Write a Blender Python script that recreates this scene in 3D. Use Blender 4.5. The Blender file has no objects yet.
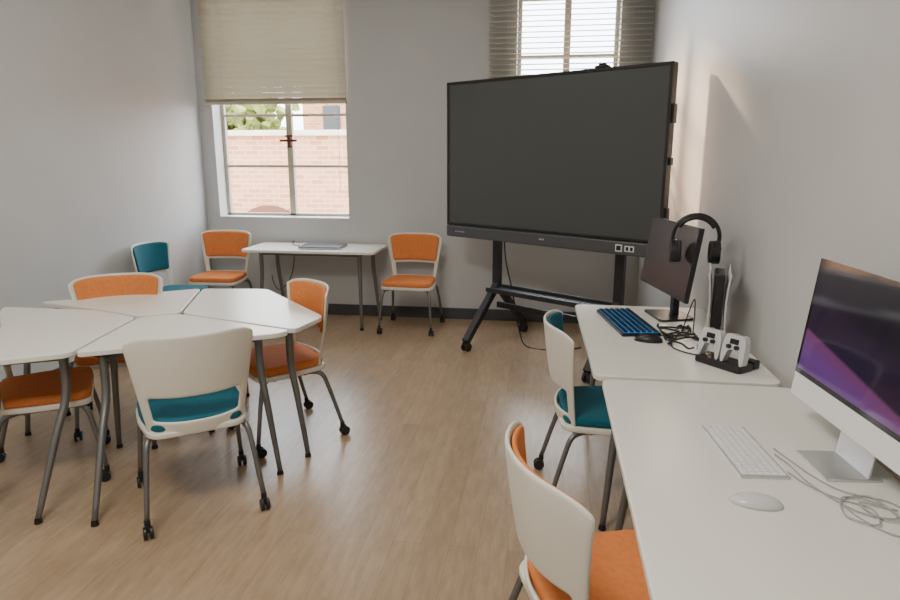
import bpy, bmesh, math, random
from mathutils import Vector, Matrix
random.seed(4)
scene = bpy.context.scene
COL = scene.collection

# ------------------------------------------------------------------ materials
def newmat(name):
    m = bpy.data.materials.new(name); m.use_nodes = True
    nt = m.node_tree
    return m, nt, nt.nodes["Principled BSDF"]

def mat(name, col, rough=0.5, metal=0.0, noise=0.0, nscale=20, bump=0.0, bscale=300, emit=None, estr=0, spec=None):
    m, nt, b = newmat(name)
    b.inputs["Base Color"].default_value = (*col, 1)
    b.inputs["Roughness"].default_value = rough
    b.inputs["Metallic"].default_value = metal
    if spec is not None: b.inputs["Specular IOR Level"].default_value = spec
    tc = nt.nodes.new("ShaderNodeTexCoord")
    if noise > 0:
        n = nt.nodes.new("ShaderNodeTexNoise"); n.inputs["Scale"].default_value = nscale
        n.inputs["Detail"].default_value = 4
        nt.links.new(tc.outputs["Object"], n.inputs["Vector"])
        r = nt.nodes.new("ShaderNodeValToRGB")
        r.color_ramp.elements[0].position = .3; r.color_ramp.elements[1].position = .7
        r.color_ramp.elements[0].color = (*[c*(1-noise) for c in col], 1)
        r.color_ramp.elements[1].color = (*[min(1, c*(1+noise)) for c in col], 1)
        nt.links.new(n.outputs["Fac"], r.inputs["Fac"])
        nt.links.new(r.outputs["Color"], b.inputs["Base Color"])
    if bump > 0:
        n2 = nt.nodes.new("ShaderNodeTexNoise"); n2.inputs["Scale"].default_value = bscale
        nt.links.new(tc.outputs["Object"], n2.inputs["Vector"])
        bp = nt.nodes.new("ShaderNodeBump"); bp.inputs["Strength"].default_value = bump
        bp.inputs["Distance"].default_value = .002
        nt.links.new(n2.outputs["Fac"], bp.inputs["Height"])
        nt.links.new(bp.outputs["Normal"], b.inputs["Normal"])
    if emit:
        b.inputs["Emission Color"].default_value = (*emit, 1)
        b.inputs["Emission Strength"].default_value = estr
    return m

M_wall = mat("wall_paint", (.54, .55, .55), .6, noise=.02, nscale=3, bump=.15, bscale=120)
M_wallR = mat("wall_paint_satin", (.58, .575, .56), .38, noise=.02, nscale=3, bump=.15, bscale=120)
M_ceil = mat("ceiling_paint", (.75, .75, .74), .8)
M_base = mat("baseboard_rubber", (.06, .062, .065), .5)
M_frame = mat("window_frame_paint", (.50, .45, .36), .45)
M_sill = mat("window_sill_paint", (.70, .70, .69), .4)
M_coping = mat("stone_coping", (.62, .50, .40), .8, noise=.1, nscale=5)
M_orange = mat("orange_fabric", (.70, .22, .055), .85, noise=.08, nscale=60, bump=.4, bscale=600)
M_teal = mat("teal_fabric", (.0, .105, .15), .85, noise=.08, nscale=60, bump=.4, bscale=600)
M_shell = mat("chair_shell_plastic", (.74, .71, .62), .4)
M_leg = mat("satin_metal_leg", (.20, .20, .195), .42, metal=.7)
M_black = mat("black_plastic", (.012, .012, .013), .4)
M_blackm = mat("black_powder_coat", (.02, .021, .023), .5)
M_top = mat("laminate_top", (.82, .80, .73), .28)
M_screen = mat("tv_screen_glass", (.066, .073, .070), .42, spec=.4)
M_tvbar = mat("tv_speaker_bar", (.10, .105, .11), .4, metal=.4)
M_glossb = mat("glossy_bezel", (.008, .007, .009), .08)
M_monscr = mat("monitor_display", (.05, .038, .040), .25)
M_alu = mat("brushed_aluminium", (.72, .72, .73), .28, metal=.85)
M_whitep = mat("white_plastic", (.82, .82, .82), .3)
M_panelw = mat("console_white", (.62, .61, .60), .4)
M_key = mat("white_keycap", (.86, .86, .86), .4)
M_keyd = mat("dark_keycap", (.010, .012, .016), .45)
M_blue = mat("keyboard_backlight", (.0, .10, .3), .4, emit=(.0, .32, .9), estr=1.0)
M_cable = mat("cable_rubber", (.015, .015, .016), .5)
M_cablew = mat("cable_white", (.6, .6, .6), .5)
M_laptop = mat("laptop_lid", (.06, .07, .09), .35, metal=.5)
M_leaf = mat("tree_leaves", (.20, .24, .06), .8, noise=.6, nscale=3)
M_bark = mat("tree_bark", (.15, .1, .06), .9)
M_latch = mat("latch_bronze", (.14, .05, .03), .4, metal=.5)
M_cup = mat("headset_cushion", (.02, .02, .02), .7)
M_ground = mat("outside_paving", (.4, .38, .35), .9)

# blinds: slightly translucent
m, nt, b = newmat("blind_slat")
b.inputs["Base Color"].default_value = (.60, .56, .45, 1); b.inputs["Roughness"].default_value = .4
tr = nt.nodes.new("ShaderNodeBsdfTranslucent"); tr.inputs["Color"].default_value = (.66, .60, .46, 1)
mx = nt.nodes.new("ShaderNodeMixShader"); mx.inputs[0].default_value = .12
nt.links.new(b.outputs[0], mx.inputs[1]); nt.links.new(tr.outputs[0], mx.inputs[2])
nt.links.new(mx.outputs[0], nt.nodes["Material Output"].inputs["Surface"])
M_blind = m

# display of the all-in-one: dark, with emissive purple bands low on the screen
m, nt, b = newmat("purple_band_display")
b.inputs["Base Color"].default_value = (.01, .008, .012, 1); b.inputs["Roughness"].default_value = .07
tc = nt.nodes.new("ShaderNodeTexCoord"); sx = nt.nodes.new("ShaderNodeSeparateXYZ")
nt.links.new(tc.outputs["Object"], sx.inputs[0])
ma = nt.nodes.new("ShaderNodeMath"); ma.operation = 'MULTIPLY_ADD'; ma.inputs[1].default_value = .18
nt.links.new(sx.outputs["X"], ma.inputs[0]); nt.links.new(sx.outputs["Z"], ma.inputs[2])
rp = nt.nodes.new("ShaderNodeValToRGB"); e = rp.color_ramp.elements
e[0].position = .12; e[0].color = (.16, .05, .26, 1); e[1].position = .52; e[1].color = (.010, .007, .013, 1)
for p, c in ((.20, (.20, .07, .30, 1)), (.262, (.24, .06, .20, 1)), (.272, (.03, .015, .04, 1)), (.33, (.03, .016, .04, 1)), (.37, (.03, .015, .04, 1)), (.40, (.014, .010, .02, 1))):
    q = e.new(p); q.color = c
nt.links.new(ma.outputs[0], rp.inputs[0]); nt.links.new(rp.outputs[0], b.inputs["Emission Color"])
b.inputs["Emission Strength"].default_value = .6
M_purple = m

# floor planks
m, nt, b = newmat("vinyl_plank_floor")
tc = nt.nodes.new("ShaderNodeTexCoord"); mp = nt.nodes.new("ShaderNodeMapping")
mp.inputs["Rotation"].default_value = (0, 0, math.radians(90))
br = nt.nodes.new("ShaderNodeTexBrick")
br.inputs["Scale"].default_value = 1; br.inputs["Brick Width"].default_value = 1.2
br.inputs["Row Height"].default_value = .12; br.inputs["Mortar Size"].default_value = .0010
br.inputs["Mortar Smooth"].default_value = .3
br.inputs["Color1"].default_value = (.370, .266, .168, 1); br.inputs["Color2"].default_value = (.425, .312, .203, 1)
br.inputs["Mortar"].default_value = (.25, .17, .105, 1); br.offset = .37
nt.links.new(tc.outputs["Object"], mp.inputs["Vector"]); nt.links.new(mp.outputs[0], br.inputs["Vector"])
mp2 = nt.nodes.new("ShaderNodeMapping"); mp2.inputs["Scale"].default_value = (16, 2.6, 1)
ns = nt.nodes.new("ShaderNodeTexNoise"); ns.inputs["Scale"].default_value = 2.0; ns.inputs["Detail"].default_value = 8
ns.inputs["Roughness"].default_value = .75
nt.links.new(tc.outputs["Object"], mp2.inputs["Vector"]); nt.links.new(mp2.outputs[0], ns.inputs["Vector"])
rp = nt.nodes.new("ShaderNodeValToRGB")
rp.color_ramp.elements[0].position = .3; rp.color_ramp.elements[0].color = (.70, .67, .64, 1)
rp.color_ramp.elements[1].position = .7; rp.color_ramp.elements[1].color = (1.08, 1.08, 1.08, 1)
nt.links.new(ns.outputs["Fac"], rp.inputs["Fac"])
mm = nt.nodes.new("ShaderNodeMixRGB"); mm.blend_type = 'MULTIPLY'; mm.inputs[0].default_value = 1
nt.links.new(br.outputs["Color"], mm.inputs[1]); nt.links.new(rp.outputs[0], mm.inputs[2])
nt.links.new(mm.outputs[0], b.inputs["Base Color"]); b.inputs["Roughness"].default_value = .32
M_floor = m

# exterior brick
m, nt, b = newmat("exterior_brick")
tc = nt.nodes.new("ShaderNodeTexCoord"); mp = nt.nodes.new("ShaderNodeMapping")
mp.inputs["Rotation"].default_value = (math.radians(90), 0, 0)
br = nt.nodes.new("ShaderNodeTexBrick"); br.inputs["Scale"].default_value = 1
br.inputs["Brick Width"].default_value = .34; br.inputs["Row Height"].default_value = .12
br.inputs["Mortar Size"].default_value = .012
br.inputs["Color1"].default_value = (.42, .17, .08, 1); br.inputs["Color2"].default_value = (.54, .27, .15, 1)
br.inputs["Mortar"].default_value = (.56, .38, .25, 1)
nt.links.new(tc.outputs["Object"], mp.inputs["Vector"]); nt.links.new(mp.outputs[0], br.inputs["Vector"])
nt.links.new(br.outputs["Color"], b.inputs["Base Color"]); b.inputs["Roughness"].default_value = .9
M_brick = m

# ------------------------------------------------------------------ mesh helpers
def root(name, loc=(0, 0, 0), rz=0.0):
    e = bpy.data.objects.new(name, None); e.empty_display_size = .1
    e.location = loc; e.rotation_euler = (0, 0, rz); COL.objects.link(e); return e

def finish(name, bm, mt, parent=None, smooth=False, bevel=0, bseg=2):
    bmesh.ops.recalc_face_normals(bm, faces=bm.faces)
    me = bpy.data.meshes.new(name); bm.to_mesh(me); bm.free()
    o = bpy.data.objects.new(name, me); COL.objects.link(o)
    for q in (mt if isinstance(mt, (list, tuple)) else [mt]): me.materials.append(q)
    if parent: o.parent = parent
    if smooth:
        for p in me.polygons: p.use_smooth = True
    if bevel > 0:
        md = o.modifiers.new("bevel", 'BEVEL'); md.width = bevel; md.segments = bseg
        md.limit_method = 'ANGLE'; md.angle_limit = math.radians(40)
    return o

def add_box(bm, c, s, rot=None):
    mt4 = Matrix.Translation(c)
    if rot is not None: mt4 = mt4 @ rot
    mt4 = mt4 @ Matrix.Diagonal((s[0], s[1], s[2], 1))
    bmesh.ops.create_cube(bm, size=1, matrix=mt4)

def boxes(name, lst, mt, parent=None, bevel=0, bseg=2):
    bm = bmesh.new()
    for it in lst: add_box(bm, it[0], it[1], it[2] if len(it) > 2 else None)
    return finish(name, bm, mt, parent, bevel=bevel, bseg=bseg)

def add_cyl(bm, c, r, h, axis='Z', seg=20, r2=None):
    R = Matrix.Identity(4)
    if axis == 'X': R = Matrix.Rotation(math.pi/2, 4, 'Y')
    if axis == 'Y': R = Matrix.Rotation(math.pi/2, 4, 'X')
    bmesh.ops.create_cone(bm, cap_ends=True, segments=seg, radius1=r, radius2=r if r2 is None else r2,
                          depth=h, matrix=Matrix.Translation(c) @ R)

def catmull(pts, sub):
    P = [Vector(p) for p in pts]
    if len(P) < 3: return P
    P = [2*P[0]-P[1]] + P + [2*P[-1]-P[-2]]
    out = []
    for i in range(1, len(P)-2):
        for k in range(sub):
            t = k/sub
            a, b_, c, d = P[i-1], P[i], P[i+1], P[i+2]
            out.append(.5*((2*b_)+(-a+c)*t+(2*a-5*b_+4*c-d)*t*t+(-a+3*b_-3*c+d)*t**3))
    out.append(P[-2]); return out

def add_tube(bm, pts, r, seg=10, sub=6):
    L = catmull(pts, sub); n = len(L)
    rr = r if isinstance(r, (list, tuple)) else [r, r]
    nrm = None; rings = []
    for i, p in enumerate(L):
        t = (L[min(i+1, n-1)]-L[max(i-1, 0)]).normalized()
        if nrm is None:
            nrm = t.orthogonal().normalized()
        else:
            nrm = (nrm - t*nrm.dot(t)).normalized()
        bt = t.cross(nrm)
        f = i/(n-1)*(len(rr)-1); k = min(int(f), len(rr)-2); rad = rr[k]+(rr[k+1]-rr[k])*(f-k)
        rings.append([bm.verts.new(p+(nrm*math.cos(a)+bt*math.sin(a))*rad)
                      for a in [2*math.pi*j/seg for j in range(seg)]])
    for i in range(n-1):
        for j in range(seg):
            bm.faces.new((rings[i][j], rings[i][(j+1) % seg], rings[i+1][(j+1) % seg], rings[i+1][j]))
    bm.faces.new(rings[0][::-1]); bm.faces.new(rings[-1])

def tubes(name, lst, mt, parent=None, seg=10, sub=6):
    bm = bmesh.new()
    for p, r in lst: add_tube(bm, p, r, seg, sub)
    return finish(name, bm, mt, parent, smooth=True)

def rpoly(pts, r, seg=6):
    out = []; n = len(pts)
    for i in range(n):
        p = Vector(pts[i]).to_2d(); a = Vector(pts[i-1]).to_2d(); c = Vector(pts[(i+1) % n]).to_2d()
        rr = min(r, (a-p).length*.45, (c-p).length*.45)
        s = p+(a-p).normalized()*rr; e = p+(c-p).normalized()*rr
        for k in range(seg+1):
            t = k/seg; out.append((1-t)**2*s+2*t*(1-t)*p+t*t*e)
    return out

def add_prism(bm, pts, z0, z1):
    lo = [bm.verts.new((p[0], p[1], z0)) for p in pts]; hi = [bm.verts.new((p[0], p[1], z1)) for p in pts]
    n = len(pts); bm.faces.new(lo[::-1]); bm.faces.new(hi)
    for i in range(n): bm.faces.new((lo[i], lo[(i+1) % n], hi[(i+1) % n], hi[i]))

def prism(name, pts, z0, z1, mt, parent=None, bevel=0, bseg=2):
    bm = bmesh.new(); add_prism(bm, pts, z0, z1)
    return finish(name, bm, mt, parent, bevel=bevel, bseg=bseg)

# ------------------------------------------------------------------ room shell
YB = 6.2; XL = -3.42; CE = 3.4; Y0 = -1.6
def xr(y): return .86 + (6.2-y)*.031
prism("floor", [(XL-.2, Y0-.2), (xr(Y0)+.2, Y0-.2), (xr(YB)+.2, YB+.25), (XL-.2, YB+.25)], -.1, 0, M_floor)
prism("ceiling", [(XL-.2, Y0-.2), (xr(Y0)+.2, Y0-.2), (xr(YB)+.2, YB+.25), (XL-.2, YB+.25)], CE, CE+.1, M_ceil)
prism("wall_left", [(XL-.2, Y0-.2), (XL, Y0-.2), (XL, YB+.25), (XL-.2, YB+.25)], 0, CE, M_wall)
prism("wall_right", [(xr(Y0), Y0), (xr(Y0)+.2, Y0), (xr(YB)+.2, YB+.25), (xr(YB), YB)], 0, CE, M_wallR)
prism("wall_front", [(XL, Y0-.2), (xr(Y0)+.2, Y0-.2), (xr(Y0)+.2, Y0), (XL, Y0)], 0, CE, M_wall)
W1 = (-3.28, -1.93, .97, 3.12); W2 = (-.32, .58, .97, 3.12)
xs = [XL, W1[0], W1[1], W2[0], W2[1], xr(YB)+.1]; zs = [0, .97, 3.12, CE]
lst = []
for i in range(5):
    for k in range(3):
        if k == 1 and i in (1, 3): continue
        lst.append((((xs[i]+xs[i+1])/2, YB+.125, (zs[k]+zs[k+1])/2), (xs[i+1]-xs[i], .25, zs[k+1]-zs[k])))
bm = bmesh.new()
for c, s in lst: add_box(bm, c, s)
bmesh.ops.remove_doubles(bm, verts=bm.verts, dist=1e-5)
finish("wall_back", bm, M_wall)
boxes("baseboard_back", [(((XL+xr(YB))/2, YB-.008, .055), (xr(YB)-XL, .014, .11))], M_base, bevel=.003)
boxes("baseboard_left", [((XL+.008, (Y0+YB)/2, .055), (.014, YB-Y0-.04, .11))], M_base, bevel=.003)
prism("baseboard_right", [(xr(Y0+.02)-.016, Y0+.02), (xr(Y0+.02)-.002, Y0+.02), (xr(YB-.02)-.002, YB-.02), (xr(YB-.02)-.016, YB-.02)], 0, .11, M_base)

def window(name, W, mull, zrows, latch=True):
    r = root(name)
    x0, x1, z0, z1 = W; y = YB+.19
    f = .035
    L = [(((x0+x1)/2, y, z0+f/2), (x1-x0, .05, f)), (((x0+x1)/2, y, z1-f/2), (x1-x0, .05, f)),
         ((x0+f/2, y, (z0+z1)/2), (f, .05, z1-z0)), ((x1-f/2, y, (z0+z1)/2), (f, .05, z1-z0)),
         ((mull, y, (z0+z1)/2), (.062, .05, z1-z0-.02))]
    for z in zrows: L.append((((x0+x1)/2, y, z), (x1-x0-.02, .03, .026)))
    boxes("sash_frame", L, M_frame, r, bevel=.004)
    boxes("sill_board", [(((x0+x1)/2, YB+.085, z0+.004), (x1-x0, .165, .010))], M_sill, r, bevel=.003)
    if latch:
        boxes("latch", [((mull, y-.035, 1.72), (.024, .02, .11)), ((mull-.045, y-.045, 1.725), (.10, .014, .022)),
                        ((mull+.05, y-.045, 1.725), (.07, .014, .022)), ((mull, y-.04, 1.77), (.08, .014, .018)),
                        ((mull, y-.03, 1.665), (.05, .01, .014))], M_latch, r, bevel=.002)
    return r
window("window_1", W1, -2.57, [1.475, 1.97, 2.47])
window("window_2", W2, .125, [1.475, 1.97, 2.47, 2.96], False)

def blind(name, x0, x1, ztop, zbot, y, tilt, pitch=.043, cordx=(), sw=.05, camber=.006):
    r = root(name); bm = bmesh.new()
    z = ztop-.06; ct, st = math.cos(tilt), math.sin(tilt)
    while z > zbot+.03:
        prev = None
        for layer in (0, 1):
            row = []
            for k in range(7):
                a = -1+2*k/6; yy = a*sw/2; zz = camber*(1-a*a)+layer*.0015
                Y = y+yy*ct-zz*st; Z = z+yy*st+zz*ct
                row.append((bm.verts.new((x0, Y, Z)), bm.verts.new((x1, Y, Z))))
            for k in range(6): bm.faces.new((row[k][0], row[k][1], row[k+1][1], row[k+1][0]))
            if prev:
                for k in (0, 6): bm.faces.new((row[k][0], row[k][1], prev[k][1], prev[k][0]))
            prev = row
        z -= pitch
    finish("slats", bm, M_blind, r)
    boxes("head_rail", [(((x0+x1)/2, y, ztop-.02), (x1-x0, .05, .04))], M_blind, r, bevel=.003)
    boxes("bottom_rail", [(((x0+x1)/2, y, zbot+.012), (x1-x0, .05, .026))], M_blind, r, bevel=.004)
    L = []
    for f in (.12, .5, .88):
        xx = x0+(x1-x0)*f
        L += [([(xx, y-.030, ztop-.03), (xx, y-.030, zbot+.01)], .0018)]
    for (cx, zb) in cordx: L.append(([(cx, y-.036, ztop-.03), (cx, y-.036, zb)], .002))
    tubes("cords", L, M_cablew, r, seg=6)
blind("window_blind", -3.325, -1.905, 3.20, 2.06, YB-.045, math.radians(-46), pitch=.050, sw=.062, camber=.010, cordx=((-3.1, 1.75), (-1.98, 1.25)))
blind("window_blind", -.57, .84, 3.20, 1.98, YB-.045, math.radians(20), pitch=.045, sw=.045, camber=.003)

# ------------------------------------------------------------------ outside
def outside():
    r = root("brick_building")
    boxes("brick_facade", [((-3, 17, -1.0), (34, 2, 6.1))], M_brick, r)
    boxes("parapet_cap", [((-3, 16.0, 2.1), (34, .3, .14))], M_coping, r, bevel=.02)
    bm = bmesh.new()
    for cx in (-7.1, -1.2):
        pts = [(cx-.75, -2.5), (cx+.75, -2.5), (cx+.75, -.2)]+[(cx+.75*math.cos(a), -.2+.50*math.sin(a)) for a in [math.pi*k/12 for k in range(1, 12)]]+[(cx-.75, -.2)]
        vs = [bm.verts.new((p[0], 15.97, p[1])) for p in pts]; vs2 = [bm.verts.new((p[0], 15.9, p[1])) for p in pts]
        bm.faces.new(vs2); n = len(vs)
        for i in range(n): bm.faces.new((vs[i], vs[(i+1) % n], vs2[(i+1) % n], vs2[i]))
    finish("arched_windows", bm, M_latch, r)
    r2 = root("brick_tower")
    boxes("tower_body", [((-7.5, 32, 1.2), (7.8, 4, 9.5))], M_brick, r2)
    boxes("tower_windows", [((-10.0, 29.98, 3.0), (.8, .1, 1.5)), ((-7.8, 29.98, 3.0), (.8, .1, 1.5))], M_base, r2)
    boxes("outside_ground", [((-2, 22, -4.1), (60, 30, .2))], M_ground)
    for i, (x, y, z, s) in enumerate([(-11.6, 22, 2.6, 1.9), (-9.9, 20.8, 2.35, 1.35)]):
        t = root("tree", (x, y, 0))
        tubes("trunk", [([(0, 0, -4), (.1, 0, -1), (0, .1, z)], [.3, .2, .12])], M_bark, t)
        bm = bmesh.new()
        for k in range(210):
            p = Vector((random.gauss(0, .6), random.gauss(0, .45), random.gauss(0, .45)))*s
            bmesh.ops.create_icosphere(bm, subdivisions=1, radius=s*random.uniform(.06, .18), matrix=Matrix.Translation(p+Vector((0, 0, z))))
        for v in bm.verts: v.co += Vector((random.uniform(-1, 1), random.uniform(-1, 1), random.uniform(-1, 1)))*.08
        finish("foliage", bm, M_leaf, t)
outside()

# ------------------------------------------------------------------ chair
def chair(name, x, y, face, fabric):
    rz = math.atan2(face[1], face[0])-math.pi/2
    r = root(name, (x, y, 0), rz)
    Z0, H = .405, .465
    def P(s, t, off=0.0):
        a = abs(s)
        w = .200+.062*min(1, t*1.1)
        z = Z0+H*t-.034*t**4*a**7+.02*(1-t)**3*a**3
        yb = -.212-.03*math.sin(t*math.pi*.5)-.045*t
        yy = yb+(.060+.045*t)*a**2.2
        n = Vector((-s*.4, 1, .12)).normalized()
        return Vector((s*w, yy, z))+n*off
    NS = 24; NT = 20; bm = bmesh.new(); g = {}
    for i in range(NS+1):
        for j in range(NT+1): g[i, j] = bm.verts.new(P(-1+2*i/NS, j/NT))
    for i in range(NS):
        for j in range(NT):
            s = abs(-1+2*(i+.5)/NS); t = (j+.5)/NT
            if s < .83 and .15 < t < .40: continue
            bm.faces.new((g[i, j], g[i+1, j], g[i+1, j+1], g[i, j+1]))
    o = finish("back_shell", bm, M_shell, r, smooth=True)
    md = o.modifiers.new("thick", 'SOLIDIFY'); md.thickness = .014; md.offset = 0
    md = o.modifiers.new("sub", 'SUBSURF'); md.levels = 1; md.render_levels = 2
    bm = bmesh.new(); g = {}
    for i in range(15):
        for j in range(11):
            s = (-1+2*i/14)*.91; t = .45+.52*j/10
            puff = .006*(1-(abs(s)/.91)**4)*(1-abs(2*j/10-1)**4)
            g[i, j] = bm.verts.new(P(s, t, .016+puff))
    for i in range(14):
        for j in range(10): bm.faces.new((g[i, j], g[i+1, j], g[i+1, j+1], g[i, j+1]))
    o = finish("back_cushion", bm, fabric, r, smooth=True)
    md = o.modifiers.new("thick", 'SOLIDIFY'); md.thickness = .016; md.offset = 0
    md = o.modifiers.new("sub", 'SUBSURF'); md.levels = 1; md.render_levels = 1
    sp = [(-.20, -.215), (.20, -.215), (.235, .0), (.232, .21), (-.232, .21), (-.235, 0)]
    prism("seat_pan", rpoly(sp, .07), .405, .432, M_shell, r, bevel=.008, bseg=3)
    sc = [(p[0]*.965, p[1]*.965+.004) for p in sp]
    prism("seat_cushion", rpoly(sc, .07), .430, .476, fabric, r, bevel=.018, bseg=4)
    L = []
    for sx in (-1, 1):
        L.append(([(sx*.17, .13, .400), (sx*.205, .175, .385), (sx*.222, .20, .30), (sx*.24, .235, .075)], [.013, .013, .012, .011]))
        L.append(([(sx*.17, -.10, .400), (sx*.207, -.165, .385), (sx*.222, -.20, .30), (sx*.245, -.265, .075)], [.013, .013, .012, .011]))
        L.append(([(sx*.17, .14, .395), (sx*.17, -.12, .395)], .011))
    L.append(([(-.18, .10, .393), (.18, .10, .393)], .010)); L.append(([(-.18, -.08, .393), (.18, -.08, .393)], .010))
    tubes("leg_frame", L, M_leg, r, seg=10, sub=5)
    bm = bmesh.new()
    for (cx, cy) in ((.24, .235), (-.24, .235), (.245, -.265), (-.245, -.265)):
        add_cyl(bm, (cx, cy, .066), .013, .03, seg=12)
        for dx in (-.013, .013): add_cyl(bm, (cx+dx, cy-.012, .027), .027, .015, 'X', seg=18)
        add_box(bm, (cx, cy-.006, .044), (.012, .03, .034))
    finish("casters", bm, M_black, r, bevel=.003)
    return r

chair("orange_chair", -3.08, 5.72, (0.05, -1), M_orange)
chair("orange_chair", -1.23, 5.76, (-.03, -1), M_orange)
chair("teal_chair", -3.09, 4.98, (.99, -.02), M_teal)
chair("orange_chair", -2.51, 3.41, (.50, -.86), M_orange)
chair("orange_chair", -1.50, 3.38, (-.70, -.71), M_orange)
chair("teal_chair", -1.605, 2.63, (-.60, .80), M_teal)
chair("orange_chair", -2.47, 2.76, (.81, .58), M_orange)
chair("teal_chair", .29, 2.92, (.995, .07), M_teal)
chair("orange_chair", .205, 1.60, (.94, .34), M_orange)

# ------------------------------------------------------------------ tables
def table(name, pts, legs, rc=.05, z=.735, th=.026):
    cx = sum(p[0] for p in pts)/len(pts); cy = sum(p[1] for p in pts)/len(pts)
    r = root(name, (cx, cy, 0))
    pl = [(p[0]-cx, p[1]-cy) for p in pts]
    prism("table_top", rpoly(pl, rc), z-th, z, M_top, r, bevel=.005, bseg=3)
    L = []; bm = bmesh.new()
    tops = []
    for a, f in legs:
        ax, ay = a[0]-cx, a[1]-cy; fx, fy = f[0]-cx, f[1]-cy
        dx, dy = fx-ax, fy-ay
        L.append(([(ax, ay, z-th-.001), (ax+dx*.05, ay+dy*.05, z-.22), (ax+dx*.40, ay+dy*.40, .34), (fx, fy, .02)], [.020, .019, .017, .013]))
        add_cyl(bm, (fx, fy, .010), .018, .020, seg=14, r2=.015)
        add_cyl(bm, (ax, ay, z-th-.006), .04, .010, seg=18)
        tops.append((ax, ay))
    tubes("legs", L, M_leg, r, seg=12, sub=6)
    finish("glides_and_plates", bm, M_black, r)
    bm = bmesh.new()
    n = len(tops)
    for i in range(n):
        a = Vector((*tops[i], z-th-.022)); c = Vector((*tops[(i+1) % n], z-th-.022))
        add_tube(bm, [a, c], .011, 8, 2)
    finish("under_frame", bm, M_leg, r, smooth=True)
    return r

TL = [(-3.10, 3.24), (-2.53, 3.25), (-2.19, 3.13), (-2.085, 2.49), (-2.42, 2.28)]
TF = [(-2.07, 2.49), (-2.175, 3.14), (-2.0, 3.235), (-1.26, 3.0), (-1.30, 2.93)]
TB = [(-2.99, 3.38), (-2.24, 3.90), (-2.01, 3.26), (-2.185, 3.155), (-2.52, 3.27)]
TR = [(-1.995, 3.255), (-2.225, 3.90), (-1.80, 3.95), (-1.19, 3.30), (-1.245, 3.015)]
table("modular_table", TL, [((-2.9, 3.15), (-2.95, 3.12)), ((-2.30, 3.06), (-2.32, 3.05)), ((-2.17, 2.55), (-2.19, 2.30)), ((-2.42, 2.42), (-2.50, 2.36))])
table("modular_table", TF, [((-2.0, 2.59), (-1.93, 2.32)), ((-2.10, 3.08), (-2.12, 3.07)), ((-1.42, 2.97), (-1.31, 2.89))])
table("modular_table", TB, [((-2.85, 3.39), (-2.93, 3.42)), ((-2.28, 3.79), (-2.30, 3.86)), ((-2.13, 3.27), (-2.12, 3.29))])
table("modular_table", TR, [((-1.94, 3.32), (-1.92, 3.33)), ((-1.95, 3.83), (-1.97, 3.90)), ((-1.32, 3.12), (-1.24, 3.10))])

TBK = [(-2.80, 5.60), (-1.53, 5.60), (-1.53, 6.15), (-2.80, 6.15)]
st = table("side_table", TBK, [((-2.64, 5.70), (-2.66, 5.66)), ((-1.69, 5.70), (-1.67, 5.64)), ((-1.65, 6.02), (-1.60, 6.04)), ((-2.62, 6.02), (-2.58, 6.06))], rc=.06)
DN = [(.232, .95), (.232, 2.495), (.950, 2.495), (.985, .95)]
table("computer_desk", DN, [((.36, 1.1), (.33, 1.06)), ((.36, 2.34), (.31, 2.42)), ((.86, 2.34), (.89, 2.40)), ((.86, 1.1), (.90, 1.05))], rc=.05)
DF = [(.205, 2.53), (.175, 3.80), (.90, 3.80), (.92, 2.53)]
table("computer_desk", DF, [((.33, 2.70), (.28, 2.62)), ((.31, 3.64), (.27, 3.72)), ((.80, 3.64), (.84, 3.71)), ((.80, 2.70), (.84, 2.63))], rc=.05)
TZ = .735

# laptop on side table
r = root("closed_laptop", (-2.08, 5.84, TZ+.0005), math.radians(3))
boxes("laptop_base", [((0, 0, .008), (.40, .27, .014))], M_alu, r, bevel=.005)
boxes("laptop_lid", [((0, 0, .0195), (.40, .27, .007))], M_laptop, r, bevel=.003)
# hanging lead, parented to the side table (local to its centre -2.165, 5.875)
tubes("hanging_cable", [([(-.17, .02, TZ+.004), (-.25, .08, TZ+.004), (-.32, .22, TZ+.004), (-.33, .288, TZ-.005), (-.35, .290, .50), (-.41, .28, .33), (-.52, .285, .25), (-.58, .295, .33), (-.59, .300, .39)], .004)], M_cable, st, seg=6)

# ------------------------------------------------------------------ television on rolling stand
ux, uy = .833, -.553
cxT, cyT = -.045, 4.985
rz = math.atan2(uy, ux)
tv = root("interactive_display_on_stand", (cxT, cyT, 0), rz)   # local +x right, -y = front
Wd = 1.92; zt = 2.165; zb = .91
boxes("display_body", [((0, .035, (zt+zb+.10)/2), (Wd, .07, zt-zb-.10))], M_black, tv, bevel=.008)
boxes("bezel", [((0, -.004, zt-.011), (Wd, .012, .022)), ((0, -.004, zb+.112), (Wd, .012, .02)),
                ((-Wd/2+.011, -.004, (zt+zb+.1)/2), (.022, .012, zt-zb-.10)), ((Wd/2-.011, -.004, (zt+zb+.1)/2), (.022, .012, zt-zb-.10))], M_black, tv, bevel=.003)
boxes("screen", [((0, -.0015, (zt+zb+.10)/2), (Wd-.04, .004, zt-zb-.14))], M_screen, tv)
boxes("speaker_bar", [((0, .025, zb+.05), (Wd, .085, .096))], M_tvbar, tv, bevel=.01)
boxes("bar_labels", [((-.85+i*.018, -.0185, zb+.05), (.008, .002, .010)) for i in range(6)]+[((.0+i*.012, -.0185, zb+.055), (.007, .002, .012)) for i in range(4)], M_alu, tv)
boxes("qr_labels", [((.66, -.0185, zb+.05), (.05, .002, .05)), ((.74, -.0185, zb+.05), (.07, .002, .04))], M_whitep, tv)
boxes("qr_marks", [((.66, -.020, zb+.05), (.034, .002, .034)), ((.725, -.020, zb+.05), (.02, .002, .026)), ((.757, -.020, zb+.05), (.02, .002, .026))], M_black, tv)
boxes("rear_housing", [((0, .095, 1.55), (1.3, .07, .7))], M_black, tv, bevel=.02)
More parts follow.
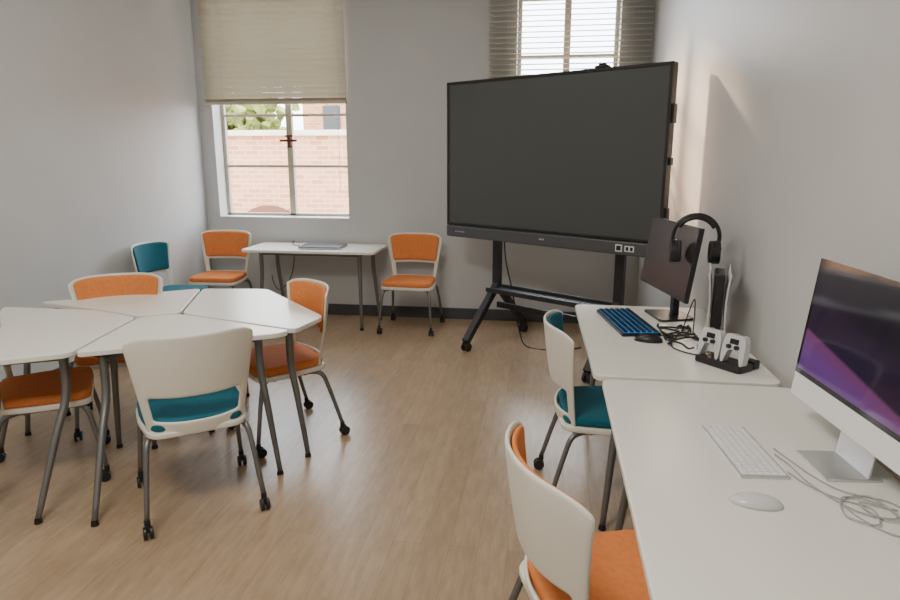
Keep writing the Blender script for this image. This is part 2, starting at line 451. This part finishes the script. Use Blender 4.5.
boxes("top_camera", [((.44, .03, zt+.010), (.10, .05, .020)), ((.44, .03, zt+.026), (.05, .04, .016))], M_black, tv, bevel=.006)
boxes("side_pen_tray", [((Wd/2+.008, .03, 1.85), (.02, .05, .12)), ((Wd/2+.008, .03, 1.55), (.02, .04, .05)), ((Wd/2+.008, .03, 1.2), (.02, .04, .10))], M_black, tv, bevel=.004)
cs = .57; yc = .20
L = []
for sx in (-1, 1):
    L.append(((sx*cs, yc, 1.13), (.075, .045, 1.40)))
L.append(((0, yc+.01, .33), (2*cs, .03, .05)))
L.append(((0, yc, 1.60), (2*cs+.1, .04, .10)))
L.append(((0, yc, 1.25), (2*cs+.1, .04, .08)))
L.append(((-cs, yc-.035, 1.42), (.05, .05, .8))); L.append(((cs, yc-.035, 1.42), (.05, .05, .8)))
boxes("stand_columns", L, M_blackm, tv, bevel=.006)
bm = bmesh.new()
for sx in (-1, 1):
    for sy in (-1, 1):
        a = Vector((sx*cs, yc+sy*.01, .50)); c = Vector((sx*cs, yc+sy*.40, .09))
        d = (c-a); ang = math.atan2(d.z, d.y)
        add_box(bm, (a+c)/2, (.06, d.length+.03, .055), Matrix.Rotation(ang, 4, 'X'))
finish("splayed_feet", bm, M_blackm, tv, bevel=.008)
bm = bmesh.new()
for sx in (-1, 1):
    for sy in (-1, 1):
        cx, cy = sx*cs, yc+sy*.40
        for dx in (-.02, .02): add_cyl(bm, (cx+dx, cy, .037), .037, .02, 'X', seg=22)
        add_box(bm, (cx, cy, .065), (.05, .05, .03))
finish("stand_casters", bm, M_black, tv, bevel=.004)
bm = bmesh.new()
add_box(bm, (0, yc-.09, .48), (2*cs-.06, .20, .012)); add_box(bm, (0, yc-.19, .495), (2*cs-.06, .008, .035)); add_box(bm, (0, yc+.01, .495), (2*cs-.06, .008, .035))
for i in range(24): add_box(bm, (-cs+.08+i*.043, yc-.09, .488), (.006, .18, .004))
finish("stand_shelf", bm, M_blackm, tv, bevel=.002)
tubes("power_cable", [([(-.50, yc, 1.0), (-.47, yc-.02, .75), (-.40, yc, .45), (-.36, yc+.05, .12), (-.25, yc+.02, .008), (-.02, yc+.1, .008), (.1, yc+.3, .008)], .006)], M_cable, tv, seg=8)

# ------------------------------------------------------------------ gaming desk items
mon = root("desktop_monitor", (.615, 3.56, TZ), math.atan2(-.575, .125))
tm = Matrix.Rotation(math.radians(-8), 4, 'X')
def tilted(c, ang=math.radians(-8), pz=.15):
    v = Matrix.Rotation(ang, 3, 'X') @ Vector((c[0], c[1], c[2]-pz)); return (v.x, v.y, v.z+pz)
boxes("monitor_body", [(tilted((0, .012, .330)), (.62, .022, .375), tm)], M_black, mon, bevel=.004)
boxes("monitor_screen", [(tilted((0, -.0005, .335)), (.605, .003, .355), tm)], M_monscr, mon)
boxes("monitor_rear", [(tilted((0, .035, .32)), (.26, .03, .2), tm)], M_black, mon, bevel=.01)
boxes("monitor_neck", [((0, .085, .17), (.05, .035, .33))], M_black, mon, bevel=.006)
prism("monitor_foot", rpoly([(-.13, -.04), (.13, -.04), (.10, .16), (-.10, .16)], .03), 0, .012, M_black, mon, bevel=.003)

hs = root("headset", (.725, 3.33, TZ+.525), math.radians(-8))
zoff = -.062
arc = [(.108*math.cos(a), 0, .110*math.sin(a)+zoff) for a in [math.radians(-14+208*k/14) for k in range(15)]]
bm = bmesh.new(); add_tube(bm, arc, .010, 10, 3); add_tube(bm, [(x*.89, y, (z-zoff)*.89+zoff) for x, y, z in arc[3:12]], .012, 10, 3)
finish("headband", bm, M_black, hs, smooth=True)
bm = bmesh.new()
for sx in (-1, 1):
    add_cyl(bm, (sx*.100, 0, zoff-.070), .058, .030, 'X', 28)
    add_tube(bm, [(sx*.104, .0, zoff-.02), (sx*.116, -.0, zoff-.06)], .009, 8, 2)
finish("earcups", bm, M_black, hs, bevel=.006)
bm = bmesh.new()
for sx in (-1, 1): add_cyl(bm, (sx*.076, 0, zoff-.070), .056, .024, 'X', 28)
finish("ear_cushions", bm, M_cup, hs, bevel=.010, bseg=3)

# game console standing upright
gc = root("game_console", (.805, 3.14, TZ), math.radians(-13))
boxes("console_core", [((0, .0, .175), (.045, .19, .31))], M_black, gc, bevel=.008)
for sx, nm in ((-1, "left_panel"), (1, "right_panel")):
    bm = bmesh.new(); g = {}
    for i in range(9):
        for j in range(13):
            v = -1+2*i/8; t = j/12
            g[i, j] = bm.verts.new((sx*(.028+.012*(2*t-1)**2+.004*v*v), v*.115*(1-.06*(1-t)), .006+t*.335+.010*v*t))
    for i in range(8):
        for j in range(12): bm.faces.new((g[i, j], g[i+1, j], g[i+1, j+1], g[i, j+1]))
    o = finish(nm, bm, M_panelw, gc, smooth=True)
    md = o.modifiers.new("t", 'SOLIDIFY'); md.thickness = .006
prism("console_base", [(.045*math.cos(a), .06*math.sin(a)) for a in [2*math.pi*k/24 for k in range(24)]], 0, .02, M_black, gc)

def keyboard(name, loc, rz, L_, D_, rows, cols, mb, mk, h=.008, kh=.004, gap=.0028, bev=.0008):
    k = root(name, loc, rz)
    boxes("keyboard_base", [((0, 0, h/2), (L_, D_, h))], mb, k, bevel=.003)
    cw = (L_-.014)/cols; ch = (D_-.014)/rows; lst = []
    for rr in range(rows):
        c = 0
        while c < cols:
            wd = 1
            if rr == 0 and c == 4: wd = 5
            wd = min(wd, cols-c)
            lst.append(((-L_/2+.007+(c+wd/2)*cw, -D_/2+.007+(rr+.5)*ch, h+kh/2), (wd*cw-gap, ch-gap, kh)))
            c += wd
    boxes("keycaps", lst, mk, k, bevel=bev, bseg=1)
    return k
kb = keyboard("mechanical_keyboard", (.425, 3.38, TZ), math.atan2(-.5, .09), .50, .19, 6, 18, M_black, M_keyd, h=.018, kh=.008, gap=.0070, bev=.002)
boxes("backlight_plate", [((0, 0, .0186), (.478, .168, .002))], M_blue, kb)
keyboard("slim_keyboard", (.595, 1.900, TZ), math.atan2(-.33, .03), .345, .135, 6, 17, M_alu, M_key, h=.007, kh=.003, gap=.004)

def mouse(name, loc, rz, sx, sy, sz, mt, wheel=None):
    k = root(name, loc, rz)
    bm = bmesh.new(); bmesh.ops.create_uvsphere(bm, u_segments=24, v_segments=16, radius=1)
    for v in bm.verts:
        v.co.x *= sx; v.co.y *= sy; v.co.z = max(v.co.z, 0)**.8*sz*(1-.25*max(0, v.co.y/sy)) if v.co.z > 0 else 0
    finish("mouse_shell", bm, mt, k, smooth=True)
    if wheel:
        bm = bmesh.new(); add_cyl(bm, (0, sy*.5, sz*.72), .009, .006, 'X', 14); finish("scroll_wheel", bm, wheel, k)
    return k
mouse("gaming_mouse", (.49, 3.06, TZ), math.radians(75), .036, .066, .038, M_black, M_tvbar)
M_mouse = mat("mouse_white", (.62, .62, .63), .25)
mouse("slim_mouse", (.545, 1.59, TZ), math.radians(80), .034, .064, .026, M_mouse)

# controllers in charging dock
dk = root("controller_charging_dock", (.745, 2.73, TZ), math.radians(-50))
prism("dock_base", rpoly([(-.11, -.05), (.11, -.05), (.11, .05), (-.11, .05)], .02), 0, .03, M_black, dk, bevel=.006)
def controller(nm, ox):
    sub = bpy.data.objects.new(nm, None); COL.objects.link(sub); sub.parent = dk
    sub.location = (ox, -.005, .098); sub.rotation_euler = (math.radians(80), 0, 0)
    bm = bmesh.new()
    half = [(0, .045), (.03, .05), (.062, .048), (.078, .02), (.083, -.03), (.078, -.07), (.064, -.078), (.048, -.045), (.036, -.018), (0, -.014)]
    pts = [(x*.64, y) for x, y in half]+[(-x*.64, y) for x, y in half[::-1][1:-1]]
    add_prism(bm, rpoly(pts, .012, 3), -.018, .018)
    finish(nm+"_shell", bm, M_mouse, sub, bevel=.009, bseg=3)
    bm = bmesh.new()
    for sx in (-1, 1): add_cyl(bm, (sx*.018, -.002, .024), .009, .014, seg=16)
    add_box(bm, (0, .02, .0175), (.04, .022, .003))
    finish(nm+"_sticks", bm, M_black, sub)
controller("controller_a", -.056); controller("controller_b", .056)
boxes("charging_brick", [((.075, .072, .018), (.06, .045, .036))], M_black, dk, bevel=.005)

def wander(p, n, step, box):
    out = [Vector(p)]; ang = random.uniform(0, 6.28)
    for i in range(n):
        ang += random.uniform(-1.5, 1.5); q = out[-1]+Vector((math.cos(ang)*step, math.sin(ang)*step, 0))
        q.x = min(max(q.x, box[0]), box[1]); q.y = min(max(q.y, box[2]), box[3]); q.z = random.uniform(.004, .02)
        out.append(q)
    return out
cb = root("cable_tangle", (0, 0, TZ))
L = []
for k in range(8):
    L.append((wander((random.uniform(.60, .72), random.uniform(3.0, 3.25), .005), 10, .07, (.575, .72, 2.93, 3.32)), .0045))
L.append(([(.56, 3.16, .006), (.60, 3.1, .004), (.585, 2.95, .004), (.68, 2.86, .004), (.73, 3.0, .02)], .003))
L.append(([(.68, 3.25, .01), (.70, 3.22, .12), (.715, 3.2, .18), (.73, 3.24, .10), (.72, 3.2, .01)], .003))
tubes("cables", L, M_cable, cb, seg=6, sub=4)

# ------------------------------------------------------------------ all-in-one computer
ai = root("all_in_one_computer", (.838, 1.835, TZ), math.atan2(-.52, .052))
AA = math.radians(-6)
ti = Matrix.Rotation(AA, 4, 'X')
def ta(c): return tilted(c, AA, .1)
boxes("housing", [(ta((0, .012, .325)), (.66, .016, .45), ti)], M_alu, ai, bevel=.006)
boxes("front_bezel", [(ta((0, .0035, .362)), (.656, .004, .372), ti)], M_glossb, ai)
boxes("display", [(ta((0, .0015, .362)), (.625, .003, .340), ti)], M_purple, ai)
boxes("chin", [(ta((0, .0075, .138)), (.658, .010, .074), ti)], M_whitep, ai, bevel=.003)
boxes("rear_bulge", [(ta((0, .035, .32)), (.36, .04, .24), ti)], M_alu, ai, bevel=.018, bseg=3)
boxes("stand_neck", [((0, .052, .13), (.17, .006, .25), Matrix.Rotation(math.radians(-8), 4, 'X'))], M_alu, ai, bevel=.002)
boxes("stand_foot", [((0, -.005, .004), (.18, .15, .007))], M_alu, ai, bevel=.003)
cw = root("computer_cable", (0, 0, TZ))
M_cg = mat("cable_grey", (.38, .38, .38), .5)
tubes("cable_loops", [([(.68, 1.77, .006), (.71, 1.70, .004), (.76, 1.64, .004), (.82, 1.60, .004), (.80, 1.52, .006), (.74, 1.55, .008), (.77, 1.64, .01), (.85, 1.62, .006), (.88, 1.52, .004)], .002),
                      ([(.68, 1.88, .006), (.70, 1.82, .004), (.72, 1.70, .004), (.78, 1.58, .005), (.86, 1.56, .006), (.84, 1.66, .006), (.76, 1.62, .004), (.80, 1.50, .004), (.9, 1.45, .004)], .002),
                      ([(.69, 1.92, .006), (.74, 1.76, .004), (.79, 1.68, .004), (.88, 1.64, .004), (.90, 1.55, .006), (.82, 1.55, .008), (.80, 1.62, .008), (.88, 1.60, .004)], .002)], M_cg, cw, seg=6)

# ------------------------------------------------------------------ lighting
w = bpy.data.worlds.new("world"); scene.world = w; w.use_nodes = True
bg = w.node_tree.nodes["Background"]; bg.inputs[0].default_value = (.88, .94, 1.0, 1); bg.inputs[1].default_value = 11.0

def add_light(name, kind, loc, target, energy, color, parent=None, **kw):
    ld = bpy.data.lights.new(name, kind); ld.energy = energy; ld.color = color
    for k, v in kw.items(): setattr(ld, k, v)
    o = bpy.data.objects.new(name, ld); COL.objects.link(o); o.location = loc
    o.rotation_euler = (Vector(target)-Vector(loc)).to_track_quat('-Z', 'Y').to_euler()
    if parent: o.parent = parent
    return o
add_light("sun", 'SUN', (0, -10, 20), (-3, 4, 8), 3.0, (1, .82, .64), angle=.02)
add_light("low_sun_beam", 'SPOT', (-2.1, 11.0, 4.3), (.82, 4.60, 1.62), 15000, (1, .72, .46), spot_size=math.radians(10), spot_blend=.8, shadow_soft_size=.2)
M_panel = mat("fill_glow", (.9, .9, .9), .5, emit=(1, .95, .86), estr=3)  # glowing face of the added fill panels
for (px, py) in ((-1.3, .6), (-1.3, 3.6)):  # unseen ceiling panels, added to brighten the room beyond the window light
    f = root("added_fill_panel", (px, py, CE))
    boxes("fill_frame", [((0, 0, -.02), (1.24, .64, .038))], M_sill, f, bevel=.004)
    boxes("fill_diffuser", [((0, 0, -.041), (1.18, .58, .004))], M_panel, f)
    add_light("fill_lamp", 'AREA', (0, 0, -.06), (0, 0, -1), 90 if py < 2 else 24, (1, .955, .88), f, shape='RECTANGLE', size=1.18, size_y=.58)

cam = bpy.data.cameras.new("camera"); co = bpy.data.objects.new("camera", cam); COL.objects.link(co)
co.location = (0, 0, 1.6); co.rotation_euler = (math.radians(90-12.7), 0, math.radians(8.5))
cam.lens = 26; cam.sensor_width = 36; cam.clip_start = .02
scene.camera = co
